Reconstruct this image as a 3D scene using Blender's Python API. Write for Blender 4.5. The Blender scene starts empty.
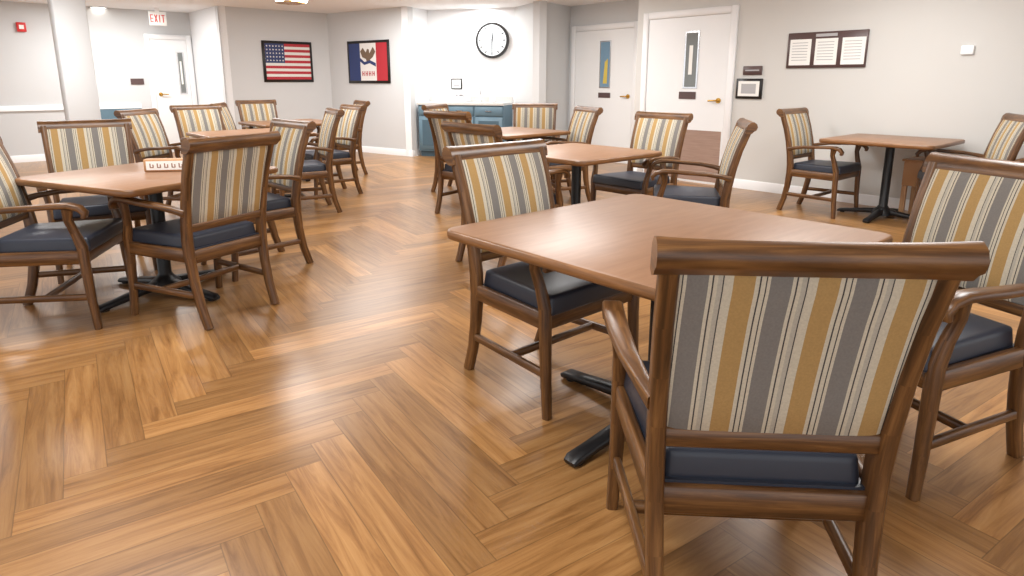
import bpy, bmesh, math, random
from mathutils import Vector, Matrix
random.seed(7)
scene = bpy.context.scene
scene.view_settings.view_transform = 'Standard'

def lin(c):
    return tuple(((x/255)/12.92 if x/255 <= .04045 else ((x/255+.055)/1.055)**2.4) for x in c)+(1,)

# ------------------------------------------------------------ materials
def newmat(name):
    m = bpy.data.materials.new(name); m.use_nodes = True
    return m, m.node_tree, m.node_tree.nodes['Principled BSDF']

def plain(name, rgb, rough=.5, metal=0, emit=0, var=.04, scale=6, spec=.5):
    m, nt, b = newmat(name)
    b.inputs['Roughness'].default_value = rough
    b.inputs['Metallic'].default_value = metal
    b.inputs['Specular IOR Level'].default_value = spec
    tc = nt.nodes.new('ShaderNodeTexCoord')
    nz = nt.nodes.new('ShaderNodeTexNoise'); nz.inputs['Scale'].default_value = scale
    nt.links.new(tc.outputs['Object'], nz.inputs['Vector'])
    mx = nt.nodes.new('ShaderNodeMix'); mx.data_type = 'RGBA'
    c = lin(rgb)
    mx.inputs[6].default_value = tuple(max(0, x*(1-var)) for x in c[:3])+(1,)
    mx.inputs[7].default_value = tuple(min(1, x*(1+var)) for x in c[:3])+(1,)
    nt.links.new(nz.outputs['Fac'], mx.inputs[0])
    nt.links.new(mx.outputs[2], b.inputs['Base Color'])
    if emit:
        b.inputs['Emission Color'].default_value = c
        b.inputs['Emission Strength'].default_value = emit
    return m

def ramp(nt, stops, interp='LINEAR'):
    r = nt.nodes.new('ShaderNodeValToRGB'); cr = r.color_ramp; cr.interpolation = interp
    while len(cr.elements) > 1: cr.elements.remove(cr.elements[-1])
    cr.elements[0].position = stops[0][0]; cr.elements[0].color = lin(stops[0][1])
    for p, c in stops[1:]:
        e = cr.elements.new(p); e.color = lin(c)
    return r

def woodmat(name, dark, mid, light, rough=.3, sx=2.2, sy=34, bump=.08):
    m, nt, b = newmat(name); L = nt.links.new
    uv = nt.nodes.new('ShaderNodeUVMap'); uv.uv_map = 'UVMap'
    mp = nt.nodes.new('ShaderNodeMapping'); mp.inputs['Scale'].default_value = (sx, sy, 1)
    nz = nt.nodes.new('ShaderNodeTexNoise'); nz.inputs['Scale'].default_value = 1.6
    nz.inputs['Detail'].default_value = 6; nz.inputs['Roughness'].default_value = .65
    nz.inputs['Distortion'].default_value = .5
    L(uv.outputs[0], mp.inputs[0]); L(mp.outputs[0], nz.inputs['Vector'])
    r = ramp(nt, [(.3, dark), (.5, mid), (.7, light)])
    L(nz.outputs['Fac'], r.inputs[0]); L(r.outputs[0], b.inputs['Base Color'])
    b.inputs['Roughness'].default_value = rough
    bp = nt.nodes.new('ShaderNodeBump'); bp.inputs['Strength'].default_value = bump
    bp.inputs['Distance'].default_value = .002
    L(nz.outputs['Fac'], bp.inputs['Height']); L(bp.outputs[0], b.inputs['Normal'])
    return m

M = {}
M['chairwood'] = woodmat('chair_wood', (60, 38, 19), (98, 65, 35), (136, 96, 55), .33)
M['edge'] = woodmat('table_edge_wood', (94, 62, 33), (124, 84, 48), (146, 102, 62), .33)
M['blond'] = woodmat('blond_wood', (165, 120, 80), (190, 145, 104), (205, 165, 125), .45)
M['kick'] = woodmat('kick_plate_wood', (150, 124, 112), (162, 136, 122), (172, 146, 132), .4)
M['navy'] = plain('dark_vinyl', (47, 52, 64), .42, var=.08)
M['black'] = plain('black_iron', (20, 20, 22), .4, var=.1)
M['blackframe'] = plain('black_frame', (24, 22, 22), .35)
M['wallgrey'] = plain('wall_paint_grey', (208, 210, 211), .75, var=.015, scale=2)
M['wallwarm'] = plain('wall_paint_warm_grey', (211, 210, 206), .75, var=.015, scale=2)
M['wallwhite'] = plain('wall_paint_white', (236, 238, 240), .7, var=.01, scale=2)
M['ceil'] = plain('ceiling_paint', (242, 243, 244), .9, var=.01)
M['white'] = plain('trim_white', (243, 244, 245), .4, var=.01)
M['door'] = plain('door_white', (238, 240, 241), .4, var=.01)
M['teal'] = plain('teal_paint', (94, 122, 138), .45, var=.03)
M['tealdark'] = plain('teal_paint_dark', (70, 94, 108), .45, var=.03)
M['counter'] = plain('countertop', (205, 205, 202), .3, var=.1, scale=60)
M['brass'] = plain('brass', (200, 160, 80), .25, metal=1)
M['chrome'] = plain('chrome', (210, 210, 212), .15, metal=1)
M['paper'] = plain('paper', (242, 242, 238), .7, var=.02)
M['print'] = plain('print_grey', (178, 178, 180), .7)
M['red'] = plain('flag_red', (178, 40, 52), .6)
M['redsign'] = plain('red_sign', (205, 40, 40), .5)
M['blue'] = plain('flag_blue', (40, 56, 104), .6)
M['flagwhite'] = plain('flag_white', (226, 224, 220), .6)
M['eagle'] = plain('eagle_brown', (110, 90, 70), .6)
M['brownsign'] = plain('brown_sign', (86, 66, 64), .4)
M['lettering'] = plain('block_lettering', (150, 110, 90), .5)
M['yellow'] = plain('yellow_glass', (214, 190, 90), .2)
M['glassblue'] = plain('glass_blue_grey', (120, 152, 176), .08)
M['glassgrey'] = plain('glass_grey', (120, 124, 122), .08)
M['glow'] = plain('lamp_glow', (255, 250, 240), .5, emit=6)
M['clockface'] = plain('clock_face', (222, 230, 236), .3)

def laminate():
    m, nt, b = newmat('table_laminate'); L = nt.links.new
    tc = nt.nodes.new('ShaderNodeTexCoord')
    mp = nt.nodes.new('ShaderNodeMapping'); mp.inputs['Scale'].default_value = (5, 40, 5)
    nz = nt.nodes.new('ShaderNodeTexNoise'); nz.inputs['Scale'].default_value = 1.2; nz.inputs['Detail'].default_value = 5
    L(tc.outputs['Object'], mp.inputs[0]); L(mp.outputs[0], nz.inputs['Vector'])
    r = ramp(nt, [(.25, (134, 98, 71)), (.5, (143, 106, 78)), (.75, (151, 114, 86))])
    L(nz.outputs['Fac'], r.inputs[0]); L(r.outputs[0], b.inputs['Base Color'])
    b.inputs['Roughness'].default_value = .38
    return m
M['lam'] = laminate()

def stripes():
    m, nt, b = newmat('striped_fabric'); L = nt.links.new
    tc = nt.nodes.new('ShaderNodeTexCoord'); sp = nt.nodes.new('ShaderNodeSeparateXYZ')
    L(tc.outputs['Object'], sp.inputs[0])
    def mth(op, a, bb):
        n = nt.nodes.new('ShaderNodeMath'); n.operation = op
        L(a, n.inputs[0]); n.inputs[1].default_value = bb; return n.outputs[0]
    v = mth('ADD', sp.outputs['X'], 10.03)
    v = mth('DIVIDE', v, .150)
    v = mth('FRACT', v, 0)
    gold = (178, 144, 90); cream = (206, 198, 178); dk = (68, 64, 63); taupe = (128, 124, 119); lt = (184, 178, 164)
    r = ramp(nt, [(0, gold), (.26, cream), (.31, dk), (.33, cream), (.385, dk), (.40, cream), (.44, taupe),
                  (.70, cream), (.745, dk), (.765, cream), (.81, lt), (.87, dk), (.885, cream), (.93, cream)], 'CONSTANT')
    L(v, r.inputs[0])
    nz = nt.nodes.new('ShaderNodeTexNoise'); nz.inputs['Scale'].default_value = 220
    L(tc.outputs['Object'], nz.inputs['Vector'])
    mx = nt.nodes.new('ShaderNodeMix'); mx.data_type = 'RGBA'; mx.blend_type = 'MULTIPLY'; mx.inputs[0].default_value = .3
    L(r.outputs[0], mx.inputs[6])
    r2 = ramp(nt, [(.3, (195, 195, 195)), (.7, (255, 255, 255))]); L(nz.outputs['Fac'], r2.inputs[0]); L(r2.outputs[0], mx.inputs[7])
    L(mx.outputs[2], b.inputs['Base Color'])
    b.inputs['Roughness'].default_value = .85
    bp = nt.nodes.new('ShaderNodeBump'); bp.inputs['Strength'].default_value = .15; bp.inputs['Distance'].default_value = .002
    L(nz.outputs['Fac'], bp.inputs['Height']); L(bp.outputs[0], b.inputs['Normal'])
    return m
M['stripe'] = stripes()

NP = 8
PW = .122; PL = NP*PW
def floormat():
    m, nt, b = newmat('herringbone_planks'); L = nt.links.new
    uv = nt.nodes.new('ShaderNodeUVMap'); uv.uv_map = 'UVMap'
    at = nt.nodes.new('ShaderNodeAttribute'); at.attribute_name = 'rnd'
    cm = nt.nodes.new('ShaderNodeVectorMath'); cm.operation = 'MULTIPLY_ADD'
    L(at.outputs['Color'], cm.inputs[0]); cm.inputs[1].default_value = (37, 53, 71); L(uv.outputs[0], cm.inputs[2])
    mp = nt.nodes.new('ShaderNodeMapping'); mp.inputs['Scale'].default_value = (1.5, 22, 1)
    L(cm.outputs[0], mp.inputs[0])
    nz = nt.nodes.new('ShaderNodeTexNoise'); nz.inputs['Scale'].default_value = 1.5
    nz.inputs['Detail'].default_value = 7; nz.inputs['Roughness'].default_value = .66; nz.inputs['Distortion'].default_value = .7
    L(mp.outputs[0], nz.inputs['Vector'])
    r = ramp(nt, [(.24, (108, 72, 37)), (.38, (144, 101, 57)), (.52, (167, 122, 73)), (.68, (182, 138, 87)), (.82, (196, 154, 103))])
    L(nz.outputs['Fac'], r.inputs[0])
    sp = nt.nodes.new('ShaderNodeSeparateColor'); L(at.outputs['Color'], sp.inputs[0])
    tone = nt.nodes.new('ShaderNodeMapRange'); tone.inputs['To Min'].default_value = .72; tone.inputs['To Max'].default_value = 1.12
    L(sp.outputs[0], tone.inputs['Value'])
    vm = nt.nodes.new('ShaderNodeVectorMath'); vm.operation = 'SCALE'
    L(r.outputs[0], vm.inputs[0]); L(tone.outputs[0], vm.inputs['Scale'])
    su = nt.nodes.new('ShaderNodeSeparateXYZ'); L(uv.outputs[0], su.inputs[0])
    def mth(op, a, bb=None, v=None):
        n = nt.nodes.new('ShaderNodeMath'); n.operation = op
        L(a, n.inputs[0])
        if bb is not None: L(bb, n.inputs[1])
        if v is not None: n.inputs[1].default_value = v
        return n.outputs[0]
    def edge(c, size):
        n = nt.nodes.new('ShaderNodeMath'); n.operation = 'SUBTRACT'; n.inputs[0].default_value = size; L(c, n.inputs[1])
        return mth('MINIMUM', c, n.outputs[0])
    e = mth('MINIMUM', edge(su.outputs[0], PL), edge(su.outputs[1], PW))
    mr = nt.nodes.new('ShaderNodeMapRange'); mr.inputs['From Min'].default_value = .0006; mr.inputs['From Max'].default_value = .0022
    mr.inputs['To Min'].default_value = .6; mr.inputs['To Max'].default_value = 1
    L(e, mr.inputs['Value'])
    vm2 = nt.nodes.new('ShaderNodeVectorMath'); vm2.operation = 'SCALE'
    L(vm.outputs[0], vm2.inputs[0]); L(mr.outputs[0], vm2.inputs['Scale'])
    L(vm2.outputs[0], b.inputs['Base Color'])
    b.inputs['Roughness'].default_value = .28
    bp = nt.nodes.new('ShaderNodeBump'); bp.inputs['Strength'].default_value = .1; bp.inputs['Distance'].default_value = .002
    L(nz.outputs['Fac'], bp.inputs['Height']); L(bp.outputs[0], b.inputs['Normal'])
    return m
M['floor'] = floormat()

# ------------------------------------------------------------ mesh builder
class MB:
    def __init__(s):
        s.bm = bmesh.new(); s.uv = s.bm.loops.layers.uv.new('UVMap'); s.mats = []
    def mi(s, mat):
        if mat not in s.mats: s.mats.append(mat)
        return s.mats.index(mat)
    def _uvpos(s, faces, axis):
        o = random.random()*9
        oth = [k for k in range(3) if k != axis]
        for f in faces:
            for l in f.loops:
                c = l.vert.co
                l[s.uv].uv = (c[axis]+o, c[oth[0]]+c[oth[1]]+o)
    def hexa(s, b4, t4, mat, bevel=0, segs=2, taxis=None):
        bm = s.bm
        vb = [bm.verts.new(p) for p in b4]; vt = [bm.verts.new(p) for p in t4]
        fs = [bm.faces.new(vb[::-1]), bm.faces.new(vt)]
        for i in range(4):
            j = (i+1) % 4; fs.append(bm.faces.new((vb[i], vb[j], vt[j], vt[i])))
        mi = s.mi(mat)
        allp = b4+t4
        ext = [max(p[k] for p in allp)-min(p[k] for p in allp) for k in range(3)]
        ax = ext.index(max(ext)) if taxis is None else taxis
        for f in fs: f.material_index = mi
        if bevel > 0:
            es = list({e for f in fs for e in f.edges})
            res = bmesh.ops.bevel(bm, geom=es, offset=bevel, segments=segs, profile=.6, affect='EDGES', clamp_overlap=True)
            nf = [f for f in res['faces']]
            fs = [f for f in fs if f.is_valid]+nf
            for f in fs: f.material_index = mi
        s._uvpos(set(fs), ax)
    def box(s, x0, x1, y0, y1, z0, z1, mat, bevel=0, segs=2):
        s.hexa([(x0, y0, z0), (x1, y0, z0), (x1, y1, z0), (x0, y1, z0)],
               [(x0, y0, z1), (x1, y0, z1), (x1, y1, z1), (x0, y1, z1)], mat, bevel, segs)
    def sweep(s, pts, sizes, side, mat, shape='cham', capround=False):
        pts = [Vector(p) for p in pts]; side = Vector(side); n = len(pts)
        if not isinstance(sizes, list): sizes = [sizes]*n
        mi = s.mi(mat); rings = []; L = 0; ls = []; o = random.random()*9
        for i, p in enumerate(pts):
            T = (pts[min(i+1, n-1)]-pts[max(i-1, 0)]).normalized()
            S = (side-T*side.dot(T)).normalized(); N = T.cross(S)
            w, d = sizes[i][0]/2, sizes[i][1]/2
            if shape == 'cham':
                c = .28*min(w, d)*1.4
                q = [(w, d-c), (w-c, d), (-w+c, d), (-w, d-c), (-w, -d+c), (-w+c, -d), (w-c, -d), (w, -d+c)]
            elif shape == 'soft':
                q = []
                for k in range(24):
                    a = 2*math.pi*k/24; ca, sa = math.cos(a), math.sin(a)
                    q.append((w*math.copysign(abs(ca)**.35, ca), d*math.copysign(abs(sa)**.6, sa)))
            else:
                q = [(w*math.cos(2*math.pi*k/16), d*math.sin(2*math.pi*k/16)) for k in range(16)]
            rings.append([s.bm.verts.new(p+S*a+N*b) for a, b in q])
            if i: L += (p-pts[i-1]).length
            ls.append(L)
        m = len(rings[0])
        for i in range(n-1):
            per = 0
            for k in range(m):
                k2 = (k+1) % m
                f = s.bm.faces.new((rings[i][k], rings[i][k2], rings[i+1][k2], rings[i+1][k])); f.material_index = mi
                d = (rings[i][k].co-rings[i][k2].co).length
                for l, u in zip(f.loops, ((ls[i], per), (ls[i], per+d), (ls[i+1], per+d), (ls[i+1], per))):
                    l[s.uv].uv = (u[0]+o, u[1]+o)
                per += d
        for f in (s.bm.faces.new(rings[0][::-1]), s.bm.faces.new(rings[-1])):
            f.material_index = mi
            for l in f.loops: l[s.uv].uv = (l.vert.co.x+l.vert.co.y, l.vert.co.z)
    def prism(s, poly, axis, a0, a1, mat, along=None):
        oth = [k for k in range(3) if k != axis]; mi = s.mi(mat)
        def mk(a):
            r = []
            for p in poly:
                c = [0, 0, 0]; c[axis] = a; c[oth[0]] = p[0]; c[oth[1]] = p[1]; r.append(s.bm.verts.new(c))
            return r
        A, B = mk(a0), mk(a1); n = len(poly)
        fs = [s.bm.faces.new(A[::-1]), s.bm.faces.new(B)]
        for i in range(n):
            j = (i+1) % n; fs.append(s.bm.faces.new((A[i], A[j], B[j], B[i])))
        for f in fs: f.material_index = mi
        s._uvpos(fs, axis if along is None else along)
    def lathe(s, prof, cx, cy, mat, n=28):
        mi = s.mi(mat); rings = []
        for r, z in prof:
            rings.append([s.bm.verts.new((cx+r*math.cos(2*math.pi*k/n), cy+r*math.sin(2*math.pi*k/n), z)) for k in range(n)])
        fs = []
        for i in range(len(rings)-1):
            for k in range(n):
                k2 = (k+1) % n; fs.append(s.bm.faces.new((rings[i][k], rings[i][k2], rings[i+1][k2], rings[i+1][k])))
        fs += [s.bm.faces.new(rings[0][::-1]), s.bm.faces.new(rings[-1])]
        for f in fs: f.material_index = mi
        s._uvpos(fs, 2)
    def mesh(s, name, sharp=48, center=True):
        bmesh.ops.recalc_face_normals(s.bm, faces=s.bm.faces[:])
        c = Vector((0, 0, 0))
        if center:
            xs = [v.co for v in s.bm.verts]
            c = Vector([(min(v[k] for v in xs)+max(v[k] for v in xs))/2 for k in range(3)])
            for v in s.bm.verts: v.co -= c
        me = bpy.data.meshes.new(name); s.bm.to_mesh(me); s.bm.free()
        for m in s.mats: me.materials.append(M[m])
        for p in me.polygons: p.use_smooth = True
        me.set_sharp_from_angle(angle=math.radians(sharp))
        return me, c

def add(name, me, loc, rz=0):
    o = bpy.data.objects.new(name, me); scene.collection.objects.link(o)
    o.location = loc; o.rotation_euler = (0, 0, rz); return o

def place(mb, name, A=(0, 0), ang=0, sharp=48):
    me, c = mb.mesh(name, sharp)
    R = Matrix.Rotation(ang, 3, 'Z')
    return add(name, me, Vector((A[0], A[1], 0))+R@c, ang)

E1 = Vector((.7455, .6665)); E2 = Vector((-.6665, .7455))
def W(p, q): return E1*p+E2*q
AE1 = math.atan2(.6665, .7455); AR = AE1-math.pi/2
CH = 2.44

# ------------------------------------------------------------ floor
def build_floor(ang, anchor):
    bm = bmesh.new(); uv = bm.loops.layers.uv.new('UVMap'); col = bm.loops.layers.color.new('rnd')
    n = NP; R = Matrix.Rotation(ang, 2); c0 = Vector(anchor)-R@Vector((n*PW, .5*PW))
    def quad(x0, y0, x1, y1, horiz):
        pts = [(x0, y0), (x1, y0), (x1, y1), (x0, y1)]
        P = [R@Vector((a*PW, b*PW))+c0 for a, b in pts]
        cx = sum(p.x for p in P)/4; cy = sum(p.y for p in P)/4
        if not (-11 < cx < 9.5 and -3.0 < cy < 15): return
        f = bm.faces.new([bm.verts.new((p.x, p.y, 0)) for p in P])
        rc = (random.random(), random.random(), random.random(), 1)
        us = [(0, 0), (PL, 0), (PL, PW), (0, PW)] if horiz else [(0, 0), (0, PW), (PL, PW), (PL, 0)]
        for l, u in zip(f.loops, us): l[uv].uv = u; l[col] = rc
    for m in range(-14, 15):
        for k in range(-160, 160):
            ox = k+2*n*m; oy = k
            quad(ox, oy, ox+n, oy+1, True)
            quad(ox+n, oy+1-n, ox+n+1, oy+1, False)
    me = bpy.data.meshes.new('floor'); bm.to_mesh(me); bm.free(); me.materials.append(M['floor'])
    add('floor', me, (0, 0, 0))
build_floor(math.radians(34), (-.72, 1.85))

# ------------------------------------------------------------ room shell
mb = MB(); mb.box(-11, 9.5, -3, 15, CH, CH+.1, 'ceil'); place(mb, 'ceiling')

def wall(name, A, B, mat, th=.12, z0=0, z1=CH, base=True, rail=False):
    A = Vector(A); B = Vector(B); d = B-A; ang = math.atan2(d.y, d.x); L = d.length
    mb = MB(); mb.box(0, L, 0, th, z0, z1, mat); place(mb, 'wall_'+name, A, ang)
    if base:
        mb = MB()
        mb.prism([(-.014, 0), (0, 0), (0, .11), (-.006, .11), (-.014, .095)], 0, 0, L, 'white')
        place(mb, 'baseboard_'+name, A, ang)
    return A, ang
FR = wall('right', W(7.15, 5.5), W(7.15, -3.2), 'wallwarm', th=.84)
FD = wall('back_door', W(8.0, 7.55), W(8.0, 5.4), 'wallgrey')
corner = Vector((-3.33, 12.1)); p1 = Vector((-1.70, 10.94)); p2 = Vector((-1.45, 11.5)); p3 = Vector((.05, 11.05)); p4 = Vector((.42, 10.2))
FI = wall('back_flag', corner, p1, 'wallgrey')
wall('alcove_left', p1, p2, 'wallwhite')
FA = wall('alcove_back', p2, p3, 'wallwhite')
wall('alcove_right', p3, p4, 'wallgrey', base=False)
wall('alcove_return', p4, W(8.0, 7.52), 'wallgrey')
FU = wall('left_flag', W(3.69, 11.24), corner, 'wallgrey')
wall('left_return', W(3.69, 12.75), W(3.69, 11.24), 'wallwhite')
FL = wall('left', W(-3, 12.75), W(3.80, 12.75), 'wallgrey')
mb = MB(); mb.prism([(-.03, .80), (0, .80), (0, .88), (-.018, .88), (-.03, .865)], 0, 0, 5.75, 'white'); place(mb, 'trim_1', *FL)
mb = MB(); mb.box(4.75, 5.75, -.026, 0, .11, .80, 'teal'); place(mb, 'trim_2', *FL)
mb = MB(); mb.box(-.165, .165, -.165, .165, 0, CH, 'wallgrey', .006, 1)
mb.box(-.18, .18, -.18, .18, 0, .11, 'white', .004, 1); place(mb, 'column', (-5.28, 8.0), AE1)

# ------------------------------------------------------------ doors
def door(name, F, s0, s1, h=2.1, vis=None, glass='glassgrey', kick=None, handle=None, sign=None):
    mb = MB(); t = .085
    mb.box(s0, s0+t, -.035, -.001, 0, h, 'white', .006, 1); mb.box(s1-t, s1, -.035, -.001, 0, h, 'white', .006, 1)
    mb.box(s0+t, s1-t, -.035, -.001, h-t, h, 'white', .006, 1)
    mb.box(s0+t+.004, s1-t-.004, -.018, -.001, .01, h-t-.004, 'door')
    if vis:
        a, b, z0, z1 = vis
        mb.box(a-.02, b+.02, -.026, -.018, z0-.02, z1+.02, 'chrome'); mb.box(a, b, -.028, -.02, z0, z1, glass)
        if glass == 'glassblue':
            mb.hexa([(a+.06, -.03, z0+.05), (b-.04, -.03, z0+.05), (b-.04, -.026, z0+.05), (a+.06, -.026, z0+.05)],
                    [(a+.09, -.03, z1-.3), (b-.03, -.03, z1-.25), (b-.03, -.026, z1-.25), (a+.09, -.026, z1-.3)], 'yellow')
        else:
            mb.box(a+.05, b-.06, -.03, -.027, z0+.15, z1-.15, 'paper')
    if kick: mb.box(s0+t+.03, s1-t-.03, -.022, -.018, .03, kick, 'kick')
    if sign:
        a, b, z0, z1 = sign; mb.box(a, b, -.026, -.018, z0, z1, 'brownsign')
    if handle:
        a, z, dr = handle
        mb.sweep([(a, -.018, z), (a, -.03, z)], (.065, .065), (1, 0, 0), 'brass', 'round')
        mb.sweep([(a, -.03, z), (a, -.06, z)], (.022, .022), (1, 0, 0), 'brass', 'round')
        mb.sweep([(a, -.06, z), (a+dr*.05, -.064, z), (a+dr*.12, -.058, z-.004)], (.02, .018), (0, 0, 1), 'brass', 'round')
    return place(mb, name, *F)
door('door_1', FR, 5.5-5.39, 5.5-4.05, 2.12, vis=(5.5-4.72, 5.5-4.56, 1.19, 1.84), kick=.66, handle=(5.5-4.23, 1.03, -1), sign=(5.5-4.79, 5.5-4.55, 1.04, 1.13))
door('door_2', FD, 7.55-7.46, 7.55-6.11, 2.12, vis=(7.55-6.83, 7.55-6.65, 1.17, 1.85), glass='glassblue', handle=(7.55-6.27, 1.03, -1), sign=(7.55-6.86, 7.55-6.62, 1.0, 1.08))
door('door_3', FL, 3+2.92, 3+3.67, 2.05, vis=(3+3.42, 3+3.5, 1.05, 1.75), handle=(3+3.08, 1.03, 1))

# ------------------------------------------------------------ things on walls
mb = MB()
a, b = 5.5-3.43, 5.5-2.61
mb.box(a, b, -.025, -.001, 1.40, 1.77, 'brownsign', .004, 1)
w = (b-a)/3
for i in range(3):
    mb.box(a+w*i+.03, a+w*(i+1)-.03+.015, -.028, -.025, 1.43, 1.70, 'paper')
    for k in range(7):
        mb.box(a+w*i+.055, a+w*(i+1)-.05, -.0295, -.028, 1.66-.03*k, 1.667-.03*k, 'print')
mb.box(a+.3, b-.3, -.027, -.025, 1.72, 1.75, 'print')
place(mb, 'notice_board', *FR)
mb = MB(); mb.box(5.5-3.94, 5.5-3.71, -.02, -.001, 1.33, 1.43, 'brownsign', .004, 1)
mb.box(5.5-3.91, 5.5-3.74, -.022, -.02, 1.375, 1.39, 'print'); place(mb, 'room_sign', *FR)
mb = MB(); mb.box(5.5-4.01, 5.5-3.69, -.025, -.001, 1.06, 1.29, 'blackframe', .004, 1)
mb.box(5.5-3.98, 5.5-3.72, -.028, -.025, 1.09, 1.26, 'paper'); mb.box(5.5-3.94, 5.5-3.76, -.03, -.028, 1.12, 1.23, 'print')
place(mb, 'framed_picture', *FR)
mb = MB(); mb.box(5.5-1.80, 5.5-1.70, -.03, -.001, 1.50, 1.58, 'white', .006, 2); place(mb, 'thermostat', *FR)

def star(mb, cx, cz, r, y0, y1, mat):
    pts = []
    for k in range(10):
        a = math.pi/2+k*math.pi/5; rr = r if k % 2 == 0 else r*.4
        pts.append((cx+rr*math.cos(a), cz+rr*math.sin(a)))
    mb.prism(pts, 1, y0, y1, mat)
def prism_y(mb, poly, y0, y1, mat): mb.prism(poly, 1, y0, y1, mat)

mb = MB(); a, b, z0, z1 = .66, 1.55, 1.24, 1.93
mb.box(a, b, -.025, -.001, z0, z1, 'blackframe', .004, 1)
a += .045; b -= .045; z0 += .045; z1 -= .045; h = (z1-z0)/13
for i in range(13): mb.box(a, b, -.028, -.025, z0+h*i, z0+h*(i+1), 'red' if i % 2 == 0 else 'flagwhite')
ca = a+(b-a)*.42; mb.box(a, ca, -.03, -.028, z1-7*h, z1, 'blue')
for r in range(5):
    for c in range(6): star(mb, a+(c+.6)*(ca-a)/6.2, z1-(r+.7)*7*h/5.4, .018, -.0315, -.03, 'flagwhite')
place(mb, 'framed_american_flag', *FU)

mb = MB(); a, b, z0, z1 = .52, 1.56, 1.22, 1.94
mb.box(a, b, -.025, -.001, z0, z1, 'blackframe', .004, 1)
a += .045; b -= .045; z0 += .045; z1 -= .045; w = (b-a)
mb.box(a, a+w*.30, -.028, -.025, z0, z1, 'blue'); mb.box(a+w*.30, a+w*.72, -.028, -.025, z0, z1, 'flagwhite'); mb.box(a+w*.72, b, -.028, -.025, z0, z1, 'red')
cx = a+w*.51; cz = (z0+z1)/2+.08
prism_y(mb, [(cx-.19, cz+.10), (cx-.12, cz+.16), (cx-.05, cz+.08), (cx-.01, cz+.14), (cx+.03, cz+.13), (cx+.04, cz+.06), (cx+.13, cz+.17), (cx+.19, cz+.09), (cx+.12, cz), (cx+.05, cz-.04), (cx+.03, cz-.09), (cx-.03, cz-.09), (cx-.05, cz-.03), (cx-.14, cz)], -.0305, -.028, 'eagle')
prism_y(mb, [(cx-.21, cz-.06), (cx-.10, cz-.13), (cx+.04, cz-.10), (cx+.19, cz-.16), (cx+.19, cz-.10), (cx+.05, cz-.05), (cx-.09, cz-.08), (cx-.19, cz-.01)], -.032, -.0305, 'blue')
for k in range(4):
    q = cx-.16+k*.085
    mb.box(q, q+.015, -.031, -.028, z0+.08, z0+.16, 'red'); mb.box(q+.04, q+.055, -.031, -.028, z0+.08, z0+.16, 'red'); mb.box(q, q+.055, -.031, -.028, z0+.11, z0+.125, 'red')
place(mb, 'framed_state_flag', *FI)

def disc(mb, cx, cz, r, y0, y1, mat, n=40): mb.prism([(cx+r*math.cos(2*math.pi*k/n), cz+r*math.sin(2*math.pi*k/n)) for k in range(n)], 1, y0, y1, mat)
mb = MB(); cx, cz = 1.18, 1.92
disc(mb, cx, cz, .29, -.05, -.001, 'blackframe'); disc(mb, cx, cz, .25, -.053, -.05, 'clockface')
for k in range(12):
    a = k*math.pi/6; r0, r1 = .195, .235; dx, dz = math.sin(a), math.cos(a); wv = .008
    mb.prism([(cx+dx*r0-dz*wv, cz+dz*r0+dx*wv), (cx+dx*r0+dz*wv, cz+dz*r0-dx*wv), (cx+dx*r1+dz*wv, cz+dz*r1-dx*wv), (cx+dx*r1-dz*wv, cz+dz*r1+dx*wv)], 1, -.056, -.053, 'black')
mb.prism([(cx-.008, cz-.03), (cx+.008, cz-.03), (cx+.03, cz+.14), (cx+.014, cz+.14)], 1, -.058, -.053, 'black')
mb.prism([(cx-.007, cz+.03), (cx+.007, cz+.03), (cx+.005, cz-.2), (cx-.005, cz-.2)], 1, -.06, -.053, 'black')
place(mb, 'wall_clock', *FA)

mb = MB(); L = (p3-p2).length
x0, x1 = .02, L-.04
mb.box(x0+.0, x1, -.52, -.002, .10, .87, 'teal'); mb.box(x0, x1, -.46, -.002, 0, .10, 'tealdark')
mb.box(x0-.01, x1+.01, -.56, -.002, .87, .91, 'counter', .006, 2); mb.box(x0, x1, -.02, -.002, .91, 1.0, 'counter')
nd = 3; w = (x1-x0)/nd
for i in range(nd):
    a = x0+i*w+.015; b = x0+(i+1)*w-.015
    mb.box(a, b, -.54, -.52, .70, .85, 'teal', .004, 1); mb.box(a, b, -.54, -.52, .13, .68, 'teal', .004, 1)
    mb.box(a+.06, b-.06, -.542, -.539, .19, .62, 'tealdark')
    mb.box((a+b)/2-.05, (a+b)/2+.05, -.56, -.545, .77, .785, 'chrome')
place(mb, 'kitchen_cabinet', *FA)
mb = MB(); mb.lathe([(.02, .912), (.02, .93), (.012, .94), (.012, 1.1)], 1.0, -.15, 'chrome', 12)
mb.sweep([(1.0, -.15, 1.1), (1.0, -.17, 1.15), (1.0, -.23, 1.16), (1.0, -.27, 1.11)], (.02, .02), (1, 0, 0), 'chrome', 'round'); place(mb, 'faucet', *FA)
mb = MB(); mb.box(.42, .62, -.02, -.001, 1.12, 1.30, 'blackframe', .004, 1); mb.box(.44, .60, -.023, -.02, 1.14, 1.28, 'paper'); mb.box(.47, .57, -.025, -.023, 1.17, 1.2, 'print'); place(mb, 'framed_notice', *FA)
mb = MB(); mb.box(.60, .82, -.40, -.12, .912, 1.0, 'white', .02, 3); mb.box(.63, .79, -.36, -.16, 1.0, 1.04, 'chrome', .01, 2); place(mb, 'napkin_dispenser', *FA)
mb = MB(); mb.lathe([(.03, .912), (.045, .92), (.05, 1.03), (.04, 1.04)], 1.25, -.25, 'white', 16); place(mb, 'cup', *FA)

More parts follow.
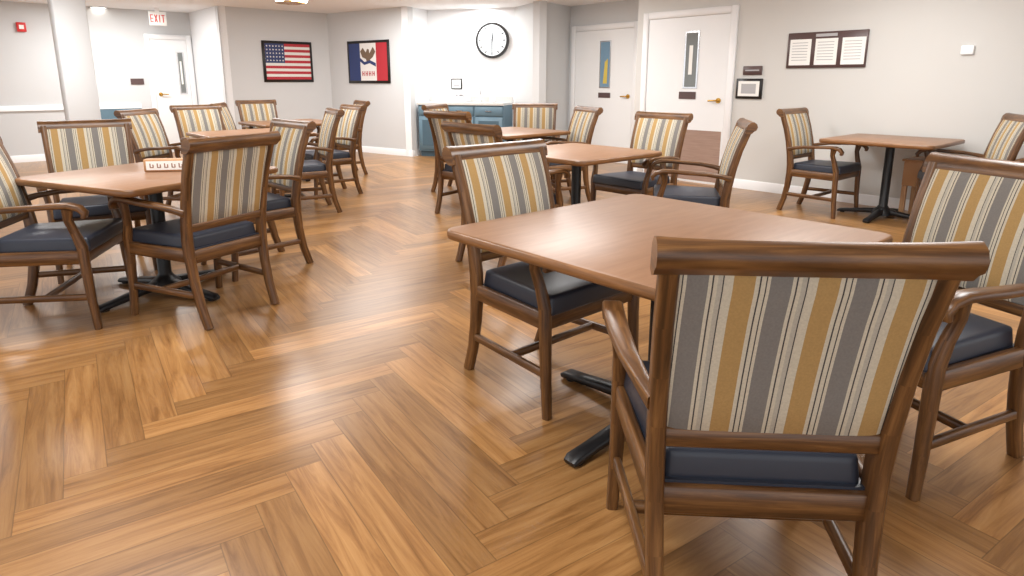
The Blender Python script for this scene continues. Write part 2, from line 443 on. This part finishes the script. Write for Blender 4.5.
mb = MB(); mb.box(3+2.64, 3+2.84, -.015, -.001, 1.2, 1.3, 'brownsign'); place(mb, 'door_sign', *FL)
mb = MB(); mb.box(4.18, 4.3, -.05, -.001, 2.0, 2.14, 'redsign', .01, 2); mb.box(4.21, 4.27, -.055, -.05, 2.04, 2.10, 'paper'); place(mb, 'fire_alarm', *FL)
mb = MB(); P = W(3.05, 12.25)
mb.box(-.13, .13, -.02, .02, 2.16, 2.38, 'paper', .006, 1); mb.box(-.03, .03, -.015, .015, 2.38, CH-.001, 'white')
for sx, segs in ((-.115, 'E'), (-.055, 'X'), (.003, 'I'), (.055, 'T')):
    y0, y1, zz, h = -.024, -.02, 2.21, .12
    if segs == 'E':
        mb.box(sx, sx+.012, y0, y1, zz, zz+h, 'redsign')
        for k in (0, .054, .108): mb.box(sx+.012, sx+.045, y0, y1, zz+k, zz+k+.012, 'redsign')
    if segs == 'X':
        mb.prism([(sx, zz), (sx+.014, zz), (sx+.05, zz+h), (sx+.036, zz+h)], 1, y0, y1, 'redsign')
        mb.prism([(sx+.036, zz), (sx+.05, zz), (sx+.014, zz+h), (sx, zz+h)], 1, y0-.0005, y1, 'redsign')
    if segs == 'I': mb.box(sx+.015, sx+.028, y0, y1, zz, zz+h, 'redsign')
    if segs == 'T':
        mb.box(sx+.018, sx+.031, y0, y1, zz, zz+h-.012, 'redsign'); mb.box(sx, sx+.05, y0, y1, zz+h-.012, zz+h, 'redsign')
place(mb, 'exit_sign', P, AE1)
mb = MB(); mb.lathe([(.12, CH-.012), (.11, CH-.02), (.11, CH-.001)], 0, 0, 'white', 24); mb.lathe([(.09, CH-.024), (.09, CH-.021)], 0, 0, 'glow', 24); place(mb, 'recessed_downlight', (-6.75, 11.0))
mb = MB(); mb.lathe([(.07, CH-.001), (.07, CH-.02), (.015, CH-.03), (.015, CH-.10), (.03, CH-.12), (.2, CH-.11), (.2, CH-.12)], 0, 0, 'brass', 24)
for k in range(5):
    a = k*2*math.pi/5+.3; x, y = .18*math.cos(a), .18*math.sin(a)
    mb.lathe([(.03, CH-.11), (.055, CH-.08), (.06, CH-.04), (.05, CH-.03)], x, y, 'glow', 14)
place(mb, 'chandelier', (-3.1, 9.45))

# ------------------------------------------------------------ dining chair
def chair_mesh():
    mb = MB()
    back = [(-.318, 0), (-.278, .12), (-.252, .25), (-.238, .38), (-.238, .47), (-.250, .57), (-.274, .69), (-.305, .80), (-.338, .885), (-.356, .935)]
    for sx in (-1, 1):
        pts = []; sz = []
        for y, z in back:
            pts.append((sx*(.220+.026*z/.9), y, z)); sz.append((.036, .046+.016*math.exp(-((z-.45)/.2)**2)))
        mb.sweep(pts, sz, (1, 0, 0), 'chairwood')
        mb.sweep([(sx*.272, .235, 0), (sx*.268, .222, .15), (sx*.266, .215, .30), (sx*.266, .212, .44), (sx*.272, .19, .52), (sx*.284, .172, .59), (sx*.290, .18, .645)],
                 [(.034, .034), (.038, .038), (.042, .042), (.044, .046), (.036, .038), (.034, .036), (.036, .05)], (1, 0, 0), 'chairwood')
        mb.sweep([(sx*.246, -.262, .615), (sx*.264, -.20, .632), (sx*.284, -.10, .648), (sx*.294, .02, .655), (sx*.298, .12, .662), (sx*.296, .19, .662), (sx*.294, .235, .648), (sx*.294, .258, .622), (sx*.294, .252, .600)],
                 [(.03, .04), (.034, .032), (.044, .028), (.052, .026), (.056, .026), (.056, .028), (.054, .028), (.050, .026), (.046, .02)], (1, 0, 0), 'chairwood')
        mb.sweep([(sx*.266, .21, .388), (sx*.234, -.24, .388)], (.026, .07), (1, 0, 0), 'chairwood')
        mb.sweep([(sx*.268, .222, .175), (sx*.230, -.262, .175)], (.022, .034), (1, 0, 0), 'chairwood')
    mb.sweep([(-.262, .212, .388), (.262, .212, .388)], (.026, .07), (0, 1, 0), 'chairwood')
    mb.sweep([(-.234, -.238, .376), (.234, -.238, .376)], (.026, .07), (0, 1, 0), 'chairwood')
    mb.sweep([(-.248, .0, .175), (.248, .0, .175)], (.022, .032), (0, 1, 0), 'chairwood')
    mb.sweep([(-.238, -.250, .535), (.238, -.250, .535)], (.028, .048), (0, 1, 0), 'chairwood')
    prof = [(-.334, .908), (-.336, .930), (-.344, .952), (-.360, .966), (-.380, .970), (-.396, .960), (-.402, .943), (-.396, .927), (-.382, .919), (-.372, .909), (-.352, .903)]
    n = 12; rings = []; mi = mb.mi('chairwood')
    for i in range(n+1):
        x = -.278+.556*i/n; e = abs(i/n*2-1); k = 1+.12*e**4; cyy, czz = -.367, .938
        dy = -.010*(1-e*e)
        rings.append([mb.bm.verts.new((x, cyy+(y-cyy)*k+dy, czz+(z-czz)*k)) for y, z in prof])
    m = len(prof); o = 3.3
    for i in range(n):
        for k in range(m):
            k2 = (k+1) % m; f = mb.bm.faces.new((rings[i][k], rings[i][k2], rings[i+1][k2], rings[i+1][k])); f.material_index = mi
            for l in f.loops: l[mb.uv].uv = (l.vert.co.x+o, l.vert.co.z+l.vert.co.y)
    for f in (mb.bm.faces.new(rings[0][::-1]), mb.bm.faces.new(rings[-1])):
        f.material_index = mi
        for l in f.loops: l[mb.uv].uv = (l.vert.co.y, l.vert.co.z)
    def by(z):
        for (y0, z0), (y1, z1) in zip(back, back[1:]):
            if z0 <= z <= z1: return y0+(y1-y0)*(z-z0)/(z1-z0)
        return back[-1][0]
    pts = []; sz = []
    for z, tk in ((.553, .03), (.559, .042), (.63, .05), (.70, .053), (.76, .053), (.82, .05), (.88, .046), (.916, .036)):
        pts.append((0, by(z)+.004, z)); sz.append((.456+.026*(z-.56)/.3, tk))
    mb.sweep(pts, sz, (1, 0, 0), 'stripe', 'soft')
    # seat deck under cushion
    mb.hexa([(-.215, -.236, .385), (.215, -.236, .385), (.255, .205, .385), (-.255, .205, .385)],
            [(-.215, -.236, .418), (.215, -.236, .418), (.255, .205, .418), (-.255, .205, .418)], 'navy')
    b = [(-.213, -.228, .405), (.213, -.228, .405), (.264, .245, .41), (-.264, .245, .41)]
    t = [(-.205, -.218, .484), (.205, -.218, .484), (.257, .238, .488), (-.257, .238, .488)]
    mb.hexa(b, t, 'navy', .022, 4)
    for v in mb.bm.verts:
        if v.co.y < -.21 and v.co.z > .68: v.co.z += (v.co.z-.68)*.09
    me, _ = mb.mesh('dining_chair', 50, center=False)
    return me
CM = chair_mesh()
chairs = [(.560, 1.47, 4), (1.375, 2.10, -110), None,
          None, (1.28, 4.62, -78), (0.0, 4.5, 48),
          None, (3.80, 5.42, -72), (4.18, 4.72, -82),
          (-1.76, 3.50, -62), (-2.45, 3.38, 78), (-2.80, 4.28, 145), (-1.82, 4.34, -135),
          (-3.25, 6.25, 95), (-3.32, 7.20, 130), (-2.08, 6.25, -118), (-2.12, 7.25, -128), (-3.25, 8.1, 80), (-3.4, 9.0, 140), (-2.4, 8.85, -120),
          (-.55, 7.5, 110), (-.36, 6.25, 40), (.25, 7.65, 185), (.46, 6.80, -110)]
def pq(p, q, h): v = W(p, q); return (v.x, v.y, h)
chairs[2] = pq(1.87, 1.82, 138.2)
chairs[3] = pq(4.38, 3.34, -131.8)
chairs[6] = pq(6.45, 2.62, 138.2)
for x, y, h in chairs: add('dining_chair', CM, (x, y, 0), -math.radians(h))

# ------------------------------------------------------------ dining tables
def table_mesh(S):
    mb = MB(); bm = mb.bm; r = .055; h = S/2
    def loop(inset, z):
        pts = []; hh = h-inset; rr = r-inset*.5
        for cx, cy, a0 in ((1, 1, 0), (-1, 1, 90), (-1, -1, 180), (1, -1, 270)):
            for k in range(9):
                a = math.radians(a0+k*90/8)
                pts.append(bm.verts.new((cx*(hh-rr)+rr*math.cos(a), cy*(hh-rr)+rr*math.sin(a), z)))
        return pts
    loops = [loop(.012, .703), loop(.003, .707), loop(0, .715), loop(0, .730), loop(.003, .737), loop(.009, .740)]
    e = mb.mi('edge'); t = mb.mi('lam'); n = len(loops[0])
    for A, B in zip(loops, loops[1:]):
        for k in range(n):
            f = bm.faces.new((A[k], A[(k+1) % n], B[(k+1) % n], B[k])); f.material_index = e
            for l in f.loops: l[mb.uv].uv = (l.vert.co.x+l.vert.co.y, l.vert.co.z)
    f = bm.faces.new(loops[-1]); f.material_index = t
    f = bm.faces.new(loops[0][::-1]); f.material_index = e
    mb.lathe([(.055, .02), (.09, .03), (.085, .07), (.05, .10), (.038, .12), (.038, .66), (.06, .67), (.06, .69)], 0, 0, 'black', 24)
    for k in range(4):
        c, s = math.cos(k*math.pi/2), math.sin(k*math.pi/2)
        rr = S*.40
        mb.sweep([(c*.03, s*.03, .060), (c*.15, s*.15, .050), (c*rr*.8, s*rr*.8, .030), (c*rr, s*rr, .022), (c*(rr+.02), s*(rr+.02), .014)],
                 [(.07, .055), (.06, .042), (.055, .032), (.06, .028), (.05, .018)], (-s, c, 0), 'black')
        mb.sweep([(c*.02, s*.02, .69), (c*.28, s*.28, .694)], (.05, .018), (-s, c, 0), 'black')
        mb.lathe([(.022, 0), (.022, .012)], c*(rr-.02), s*(rr-.02), 'black', 12)
    me, _ = mb.mesh('dining_table', 50, center=False); return me
T110, T100, T95 = table_mesh(1.15), table_mesh(1.02), table_mesh(.95)
v = W(1.91, 1.31); add('dining_table', T110, (v.x, v.y, 0), AE1)
add('dining_table', T95, (.5, 4.95, 0), AE1)
v = W(6.6, 2.11); add('dining_table', T95, (v.x, v.y, 0), AE1)
add('dining_table', T100, (-2.13, 3.78, 0), math.radians(65))
add('dining_table', T100, (-2.72, 6.75, 0), AE1)
add('dining_table', T100, (-2.9, 8.5, 0), AE1)
add('dining_table', T95, (-.02, 6.95, 0), AE1)

mb = MB(); mb.box(-.13, .13, -.03, .03, .741, .815, 'blond', .004, 1); mb.box(-.115, .115, -.033, -.03, .752, .804, 'paper')
for k in range(5):
    q = -.095+k*.04; mb.box(q, q+.006, -.0345, -.033, .765, .791, 'lettering'); mb.box(q, q+.022, -.0345, -.033, .765, .770, 'lettering'); mb.box(q+.016, q+.022, -.0345, -.033, .770, .785, 'lettering')
place(mb, 'wooden_message_block', (-2.05, 3.82), math.radians(10))
mb = MB(); v = W(6.93, 1.86)
mb.box(-.17, .17, -.17, .17, .30, .53, 'blond', .01, 2); mb.box(-.185, .185, -.185, .185, .53, .55, 'blond', .006, 2)
for sx in (-1, 1):
    for sy in (-1, 1): mb.box(sx*.145-.02, sx*.145+.02, sy*.145-.02, sy*.145+.02, 0, .30, 'blond')
place(mb, 'wooden_stool', (v.x, v.y), AE1)

# ------------------------------------------------------------ lights
def area(name, x, y, sx, sy, e, col=(1, .99, .975)):
    l = bpy.data.lights.new(name, 'AREA'); l.shape = 'RECTANGLE'; l.size = sx; l.size_y = sy; l.energy = e; l.color = col
    o = bpy.data.objects.new(name, l); scene.collection.objects.link(o); o.location = (x, y, CH-.03); o.rotation_euler = (0, 0, AE1)
for x, y, e in ((-.5, 1.2, 46), (2.2, 3.2, 54), (-2.3, 3.2, 50), (.2, 5.4, 60), (2.7, 5.3, 46), (-2.6, 7.0, 62), (-5.0, 6.5, 62), (0, 8.4, 58), (-2.2, 9.8, 58), (-6.0, 10.0, 72)):
    area('ceiling_light', x, y, 1.2, .6, e)
area('alcove_light', -.7, 10.85, .9, .3, 22)
w = bpy.data.worlds.new('World'); scene.world = w; w.use_nodes = True
bg = w.node_tree.nodes['Background']; bg.inputs[0].default_value = (.95, .97, 1, 1); bg.inputs[1].default_value = 1.6

# ------------------------------------------------------------ camera
cam = bpy.data.cameras.new('Camera'); cam.sensor_width = 36; cam.lens = 642/1024*36; cam.shift_y = -63/1024
co = bpy.data.objects.new('Camera', cam); scene.collection.objects.link(co)
co.location = (0, 0, 1.27); co.rotation_euler = (math.radians(90-12.7), 0, 0); scene.camera = co
